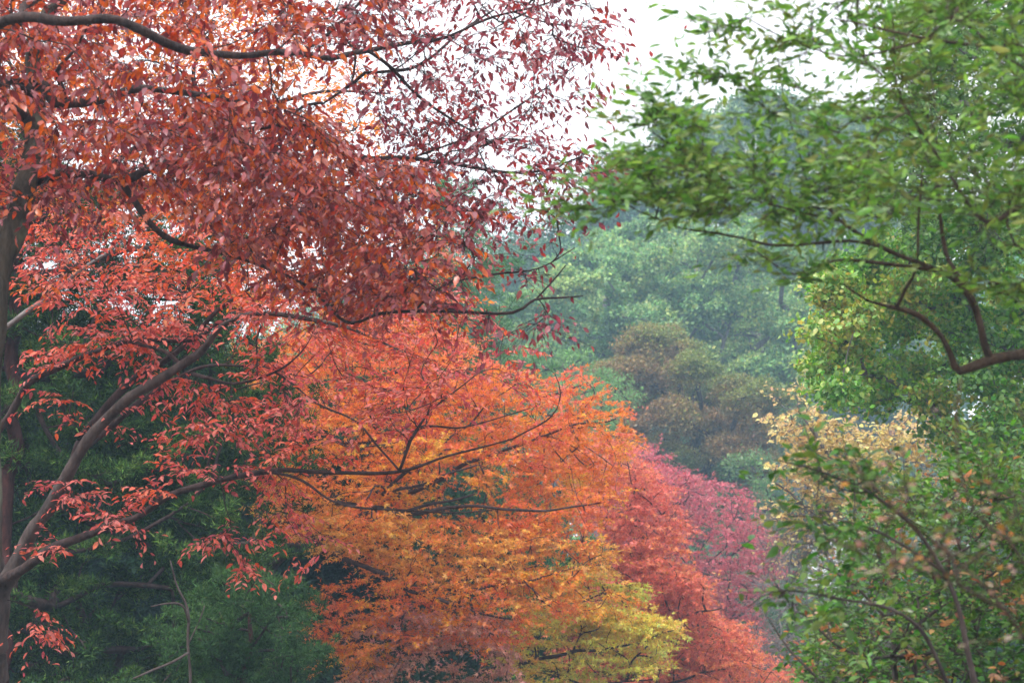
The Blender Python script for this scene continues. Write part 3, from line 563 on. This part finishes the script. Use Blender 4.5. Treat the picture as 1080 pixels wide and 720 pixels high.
a3 = sample_poly([(330, 60), (380, -60), (600, -60), (640, 30), (600, 60), (560, 130), (590, 160), (560, 240), (500, 270), (420, 200), (400, 130)], 9., 10.4, 270, -.25, .5, 93)
a4 = cat(*[sample_blob(*v) for v in ((620, 40, 40, 18, 9.8, .2, 6), (600, 90, 40, 25, 9.8, .2, 8), (600, 160, 34, 14, 9.8, .2, 9), (640, 170, 30, 10, 9.8, .2, 6), (665, 175, 18, 8, 9.6, .2, 4), (610, 185, 20, 14, 9.8, .2, 6), (585, 215, 18, 16, 9.8, .2, 6),
        (560, 345, 24, 6, 9.2, .12, 6), (580, 330, 10, 8, 9.2, .1, 3), (520, 338, 20, 8, 9.2, .1, 3), (470, 320, 40, 10, 9.2, .2, 8), (560, 285, 30, 10, 9.3, .2, 4), (590, 240, 12, 18, 9.3, .2, 3), (440, 300, 60, 20, 9.2, .3, 14), (330, 330, 50, 14, 9.2, .3, 6), (60, 215, 60, 16, 8.8, .3, 14))])
C = cat(a1, a2, a3, a4); E = t.grow(C, M_BARK_DARK, tip=.0013, expo=.42, bf=.1)
k = np.cumsum([0, len(a1), len(a2), len(a3), len(a4)])
for i, (pal, T_, L_) in enumerate([(PAL_A, 5, 7), (PAL_A, 5, 7), (PAL_AM, 5, 4), (PAL_AM, 3, 4)]):
    t.sprays(C[k[i]:k[i + 1]], E[k[i]:k[i + 1]], OVALW, .05 if i < 2 else .042, pal, T=T_, L=L_, length=.3, spread=65, droop=.22, leafdroop=.7, up=.8, nrm=.6, flat=.5, seed=94, cs=.55, twmat=1)
t.finish(M_LEAF_GLOSS, M_BARK_DARK)

# ------------------------------------------------------------------ right side: green trees
crown_tree('broadleaf_tree', 'fine-leaved green tree in the top right corner behind the near branch',
           [(930, -160), (1300, -160), (1300, 320), (1000, 260), (900, 220), (880, 190), (960, 130), (950, 40)], 17, 20, 330, 26, 300, 6, [(70, 112, 46), (90, 134, 52), (110, 152, 60)], 1180, 60, .2, M_LEAF_GREEN, M_BARK_GREY, 101, tmpl=OVAL, tip=.006, gs=2., gaps=-.9, cs=1.5)
t = crown_tree('broadleaf_tree', 'vivid green broad-leaved tree at right, behind the near forked branch',
           [(860, 330), (880, 285), (930, 250), (1000, 235), (1250, 180), (1250, 640), (1060, 560), (1030, 500), (960, 440), (890, 425), (862, 410), (850, 385)], 18, 22, 430, 22, 260, 6.6, PAL_K, 1130, 330, .2, M_LEAF_GREEN, M_BARK_GREY, 103, tmpl=tmpl_oval(.33, .05, .15), tip=.006, gs=2., gaps=-.8, cs=1.5, fill=.3)

b = gp(960, 27); t = Tree('yellow_leaved_tree', 'half-bare tree with small pale yellow leaves and grey twigs, below the vivid green one', 'tree', b)
trunk_up(t, b, P(945., 620., np.array(27.)), .12, .07, M_BARK_GREY)
for q in ([(945, 640, 27, 4), (920, 560, 26.5, 3), (880, 490, 26, 2), (840, 430, 26, 1)], [(945, 620, 27, 4), (950, 540, 27, 3), (960, 460, 26.5, 1.5), (975, 430, 26, 1)], [(925, 580, 26.5, 3), (870, 550, 26, 2), (820, 510, 26, 1)]):
    t.limb(q, M_BARK_GREY)
C = cat(*[sample_blob(*v) for v in ((840, 440, 34, 36, 26, .8, 34), (880, 470, 50, 30, 26, .8, 60), (850, 505, 44, 36, 26, .8, 60), (830, 545, 26, 22, 26, .8, 12), (920, 490, 40, 40, 26, .8, 40), (965, 460, 40, 24, 26, .8, 40), (890, 530, 50, 40, 26, 1, 50), (1000, 500, 40, 40, 26, 1, 24), (960, 530, 60, 50, 26, 1, 50), (850, 570, 50, 40, 26, 1, 60))])
E = t.grow(C, M_BARK_GREY, tip=.004, bf=.1)
C1 = C[:246 + 50]; t.sprays(C[:320], E[:320], BROAD, .068, PAL_L, T=4, L=4, length=.3, spread=80, droop=.1, leafdroop=.4, up=.8, nrm=.6, flat=.2, seed=104, cs=1.5, twmat=1, twr=.0025)
t.sprays(C[320:], E[320:], BROAD, .05, PAL_L, T=6, L=1, length=.4, spread=80, droop=0, up=.8, nrm=.6, flat=.1, seed=104, cs=1.5, twmat=1, twr=.003)
t.finish(M_LEAF_SOFT, M_BARK_GREY)

b = gp(850, 33); t = Tree('bare_shrub', 'leafless grey-purple twiggy shrub between the crimson maple and the glossy hedge', 'shrub', b)
for q in ([(850, 1000, 33, 3), (845, 760, 33, 3), (840, 660, 33, 2), (830, 580, 33, 1)], [(852, 1000, 33, 3), (865, 740, 33, 2.5), (880, 640, 33, 1)], [(848, 980, 33, 3), (815, 760, 33, 2), (800, 690, 33, 1)]):
    t.limb(q, M_BARK_GREY)
C = sample_poly([(770, 740), (780, 680), (800, 620), (820, 560), (860, 540), (920, 560), (960, 740)], 31.5, 34.5, 320)
E = t.grow(C, M_BARK_GREY, tip=.005, bf=.05)
t.sprays(C, E, DIAM, .045, [(150, 90, 96), (140, 110, 110), (170, 120, 90)], T=7, L=2, length=.5, spread=80, droop=0, up=.8, nrm=.6, flat=.1, seed=105, cs=1.5, twmat=1, twr=.004)
t.finish(M_LEAF_SOFT, M_BARK_GREY)

# ------------------------------------------------------------------ glossy shrub, lower right
def shrub(name, label, stems, polys, pal, leaf, T, L, length, seed, mat, bark, base, lift=.5, twr=.0012, tmpl=OVALW, gaps=-.9, mix=None):
    t = Tree(name, label, 'shrub', base); t.rk = .7
    for q in stems: t.limb(q, bark, name='stem')
    C = cat(*[sample_poly(p, d0, d1, n, gaps, .5, seed) for p, d0, d1, n in polys]); E = t.grow(C, bark, tip=.0013, expo=.4, bf=.1, name='twigs')
    E = unit(E + np.array([-.25, 0, lift]))
    m = RS.uniform(0, 1, len(C)) < (mix[1] if mix else 0)
    t.sprays(C[~m], E[~m], tmpl, leaf, pal, T=T, L=L, length=length, spread=50, droop=-.05, leafdroop=.1, up=.8, nrm=.5, flat=0, seed=seed, cs=.5, twmat=1, twr=twr, jit=.14)
    if mix: t.sprays(C[m], E[m], tmpl, leaf * .95, mix[0], T=T, L=max(2, L - 3), length=length, spread=50, droop=0, leafdroop=.3, up=.8, nrm=.6, flat=0, seed=seed + 1, cs=.5, twmat=1, twr=twr, jit=.14)
    t.finish(mat, bark, name='foliage'); return t

shrub('evergreen_shrub', 'dense glossy dark green shrub filling the lower right corner, some leaves turned brown',
      [[(1010, 1060, 7.6, 6), (1000, 800, 7.6, 5), (960, 690, 7.5, 3.4), (905, 620, 7.4, 2), (850, 590, 7.4, 1)], [(1020, 1060, 7.6, 6), (1030, 800, 7.8, 5), (1030, 650, 7.8, 3), (1000, 540, 7.7, 1.8), (950, 500, 7.6, 1)],
       [(1000, 1060, 7.5, 6), (940, 850, 7.3, 4), (880, 740, 7.2, 3), (830, 680, 7.2, 1.5), (810, 650, 7.2, .8)], [(1030, 1080, 7.8, 6), (1100, 820, 8, 5), (1110, 640, 8, 3), (1060, 520, 7.9, 1.5)],
       [(960, 690, 7.5, 2.6), (900, 690, 7.2, 2), (840, 640, 7.1, 1)]],
      [([(860, 665), (872, 622), (892, 580), (925, 545), (965, 515), (1010, 492), (1200, 480), (1200, 800), (850, 800), (850, 720)], 6.9, 9.6, 1150), ([(830, 700), (850, 660), (880, 640), (900, 800), (840, 800)], 7, 7.8, 26)],
      PAL_M, .038, 3, 9, .2, 111, M_LEAF_WAXY, M_BARK_BROWN, gp(1015, 7.6), mix=(PAL_MB, .09))
shrub('evergreen_shrub', 'slim leafy green shoots reaching left over the crimson maple from the right-hand shrubbery',
      [[(1060, 1200, 6.2, 7), (1040, 800, 6.1, 5), (990, 600, 6, 3.4), (930, 530, 5.9, 2.4), (870, 497, 5.8, 1.6), (822, 485, 5.8, .8)], [(1040, 800, 6.1, 4), (960, 660, 5.9, 3), (880, 630, 5.8, 2), (820, 622, 5.7, 1.2), (790, 640, 5.7, .8)],
       [(990, 600, 6, 3), (930, 560, 5.8, 2), (870, 545, 5.7, 1.2), (835, 543, 5.7, .7)]],
      [([(815, 480), (870, 490), (940, 500), (940, 530), (870, 512), (820, 495)], 5.7, 6, 22), ([(825, 535), (880, 545), (930, 560), (920, 585), (850, 560)], 5.6, 5.9, 14), ([(800, 630), (840, 615), (900, 620), (900, 650), (840, 645)], 5.6, 5.9, 12)],
      PAL_M[1:], .042, 2, 7, .16, 113, M_LEAF_WAXY, M_BARK_BROWN, gp(1060, 6.2), gaps=-9, lift=.15)
shrub('dry_leaved_shrub', 'blurred twigs with brown, orange and pale withered leaves close on the right',
      [[(1180, 1330, 3.7, 9), (1150, 1000, 3.6, 6), (1110, 760, 3.6, 3.5), (1060, 640, 3.5, 2.6), (1010, 590, 3.5, 2), (950, 540, 3.4, 1.6), (890, 480, 3.4, 1)], [(1110, 760, 3.6, 3), (1085, 600, 3.5, 2.4), (1030, 540, 3.5, 2), (1010, 470, 3.5, 1.4), (1015, 400, 3.5, .8)],
       [(1060, 640, 3.5, 3), (1000, 610, 3.4, 2.4), (930, 590, 3.4, 1.6), (870, 570, 3.4, .9)], [(1150, 1200, 3.6, 4), (1120, 620, 3.7, 3), (1090, 480, 3.7, 2), (1070, 420, 3.7, 1)]],
      [([(890, 475), (950, 510), (1020, 560), (1100, 600), (1100, 690), (1040, 650), (960, 580), (900, 520)], 3.3, 3.7, 20), ([(1000, 480), (1100, 460), (1120, 600), (1040, 580)], 3.4, 3.8, 10), ([(880, 560), (1000, 590), (1000, 620), (900, 595)], 3.3, 3.5, 6)],
      [(84, 116, 48), (96, 118, 50), (120, 100, 44), (190, 120, 50), (206, 150, 90)], .019, 2, 4, .12, 115, M_LEAF_GLOSS, M_BARK_RUST, gp(1180, 3.7), gaps=-9, twr=.0009)

# ------------------------------------------------------------------ near green branch, upper right
b = gp(1330, 6.6); t = Tree('evergreen_tree', 'nearest green tree at right, its forked rusty branch reaching out across the sky', 'tree', b); t.rk = .8
t.limb([[*(b - [0, 0, .25]), .16], [*(b + [0, 0, .4]), .12], [*P(1320., 760., np.array(6.4)), .1], [*P(1300., 430., np.array(6.2)), .09], [*P(1290., 200., np.array(6.2)), .07], [*P(1250., -100., np.array(6.2)), .04]], M_BARK_RUST, 'trunk', world=True)
for q in ([(1300, 450, 6.2, 10), (1200, 392, 6, 8.5), (1110, 376, 5.9, 7.5), (1050, 378, 5.8, 7), (1014, 387, 5.8, 5.6), (1000, 372, 5.8, 4.4), (985, 352, 5.8, 4), (960, 333, 5.8, 4), (940, 326, 5.8, 3), (915, 318, 5.8, 1.6), (890, 300, 5.8, .9)],
          [(1050, 379, 5.8, 5.6), (1036, 355, 5.8, 5.4), (1024, 325, 5.8, 5.2), (1010, 302, 5.8, 5.4), (985, 289, 5.8, 3.4), (950, 276, 5.8, 3), (925, 262, 5.8, 2.8), (890, 236, 5.8, 2.4), (868, 212, 5.8, 1.9), (852, 195, 5.8, 1.5), (842, 160, 5.8, 1.3), (828, 110, 5.8, .8), (820, 60, 5.8, .5)],
          [(985, 289, 5.8, 2.6), (940, 283, 5.8, 2.4), (885, 275, 5.75, 2.2), (850, 285, 5.7, 1.5), (830, 285, 5.7, 1.3), (795, 262, 5.7, .7)],
          [(925, 262, 5.8, 2), (900, 256, 5.75, 2.2), (860, 256, 5.7, 2.1), (820, 257, 5.7, 2), (780, 248, 5.6, 1.6), (750, 243, 5.6, 1.4), (720, 240, 5.6, 1.1), (680, 225, 5.5, .7)],
          [(1010, 300, 5.8, 4), (1002, 270, 5.9, 3.4), (996, 230, 5.9, 2.6), (985, 180, 5.9, 2), (960, 120, 5.9, 1.2)], [(940, 327, 5.8, 2.4), (952, 306, 5.75, 2.2), (966, 284, 5.7, 2), (970, 230, 5.7, 1.7), (972, 150, 5.7, 1)],
          [(890, 236, 5.8, 1.8), (840, 222, 5.7, 1.6), (790, 208, 5.6, 1.2), (750, 180, 5.5, .9), (690, 140, 5.5, .6)], [(1290, 240, 6.2, 8), (1180, 200, 5.8, 6), (1090, 210, 5.5, 4), (1040, 230, 5.3, 3), (1000, 180, 5.2, 2), (950, 110, 5.1, 1)],
          [(1280, 60, 6.2, 6), (1180, 60, 5.9, 4), (1080, 50, 5.6, 3), (980, 40, 5.5, 2), (880, 20, 5.5, 1)], [(980, 40, 5.5, 1.6), (900, 60, 5.6, 1.2), (830, 40, 5.7, .8), (790, 20, 5.7, .5)]):
    t.limb(q, M_BARK_RUST)
j1 = sample_poly([(880, -80), (1250, -80), (1250, 290), (1080, 265), (960, 235), (880, 225), (850, 170), (890, 90)], 4.8, 6.6, 330, -.9, .35, 121)
j2 = sample_poly([(650, 190), (690, 160), (760, 170), (850, 165), (900, 230), (880, 245), (780, 235), (690, 228), (640, 215)], 5.3, 6.1, 52, -.6, .3, 122)
j3 = cat(*[sample_blob(*v) for v in ((690, 120, 34, 14, 5.5, .1, 6), (715, 150, 30, 20, 5.5, .15, 7), (680, 200, 40, 22, 5.5, .15, 10), (620, 225, 34, 10, 5.5, .1, 5), (780, 22, 30, 16, 5.7, .1, 5), (760, 70, 26, 8, 5.7, .1, 3), (790, 95, 20, 18, 5.7, .1, 3), (830, 40, 40, 34, 5.7, .15, 9), (845, 105, 30, 20, 5.7, .15, 5),
        (800, 268, 24, 8, 5.7, .1, 2), (850, 290, 24, 10, 5.7, .1, 3), (870, 200, 30, 30, 5.7, .2, 5), (1060, 300, 30, 16, 5.4, .2, 5))])
C = cat(j1, j2, j3); E = t.grow(C, M_BARK_RUST, tip=.0010, expo=.4, bf=.1)
E = unit(E + np.array([-.3, 0, .15]))
t.sprays(C, E, SLIM, .042, PAL_J, T=6, L=6, length=.2, spread=75, droop=-.1, leafdroop=0, up=.6, nrm=.7, flat=0, seed=123, cs=.5, twmat=1, twr=.0008, jit=.12)
t.finish(M_LEAF_WAXY, M_BARK_RUST)

# ------------------------------------------------------------------ loose leaves drifting down against the sky
for px, py, d, lb in ((742, 7, 9.5, 'small red leaf falling against the white sky, highest of the three'), (727, 17, 9.4, 'small red leaf falling against the white sky, leftmost of the three'), (722, 31, 9.4, 'small red leaf falling against the white sky, lowest of the three')):
    p = P(np.array([float(px)]), np.array([float(py)]), np.array([d])); V, Fc, Cc = leaf_arrays(p, RS.randn(1, 3), RS.randn(1, 3), np.array([.03]), OVALW, lin([(170, 70, 70)]))
    o = mesh_obj('falling_leaf', V, Fc, np.full(len(Fc), 3), M_LEAF_GLOSS, None, col=Cc, origin=p[0]); o.location = p[0]
    o['label'] = lb; o['category'] = 'leaf'; o['group'] = 'leaves drifting down'

# ------------------------------------------------------------------ haze
hv = np.array([[x, y, z] for z in (-1., 45.) for x, y in ((-140, -30), (140, -30), (140, 160), (-140, 160))])
hz = mesh_obj('haze', hv, [0, 3, 2, 1, 4, 5, 6, 7, 0, 1, 5, 4, 1, 2, 6, 5, 2, 3, 7, 6, 3, 0, 4, 7], [4] * 6, None if False else M_BARK_DARK)
hm, t_ = new_mat('haze_air'); vp = t_.nodes.new('ShaderNodeVolumePrincipled'); vp.inputs['Density'].default_value = .0024; vp.inputs['Color'].default_value = (.50, .76, 1, 1)
oo = t_.nodes.new('ShaderNodeOutputMaterial'); t_.links.new(vp.outputs[0], oo.inputs['Volume']); hz.data.materials.clear(); hz.data.materials.append(hm); hz['kind'] = 'stuff'
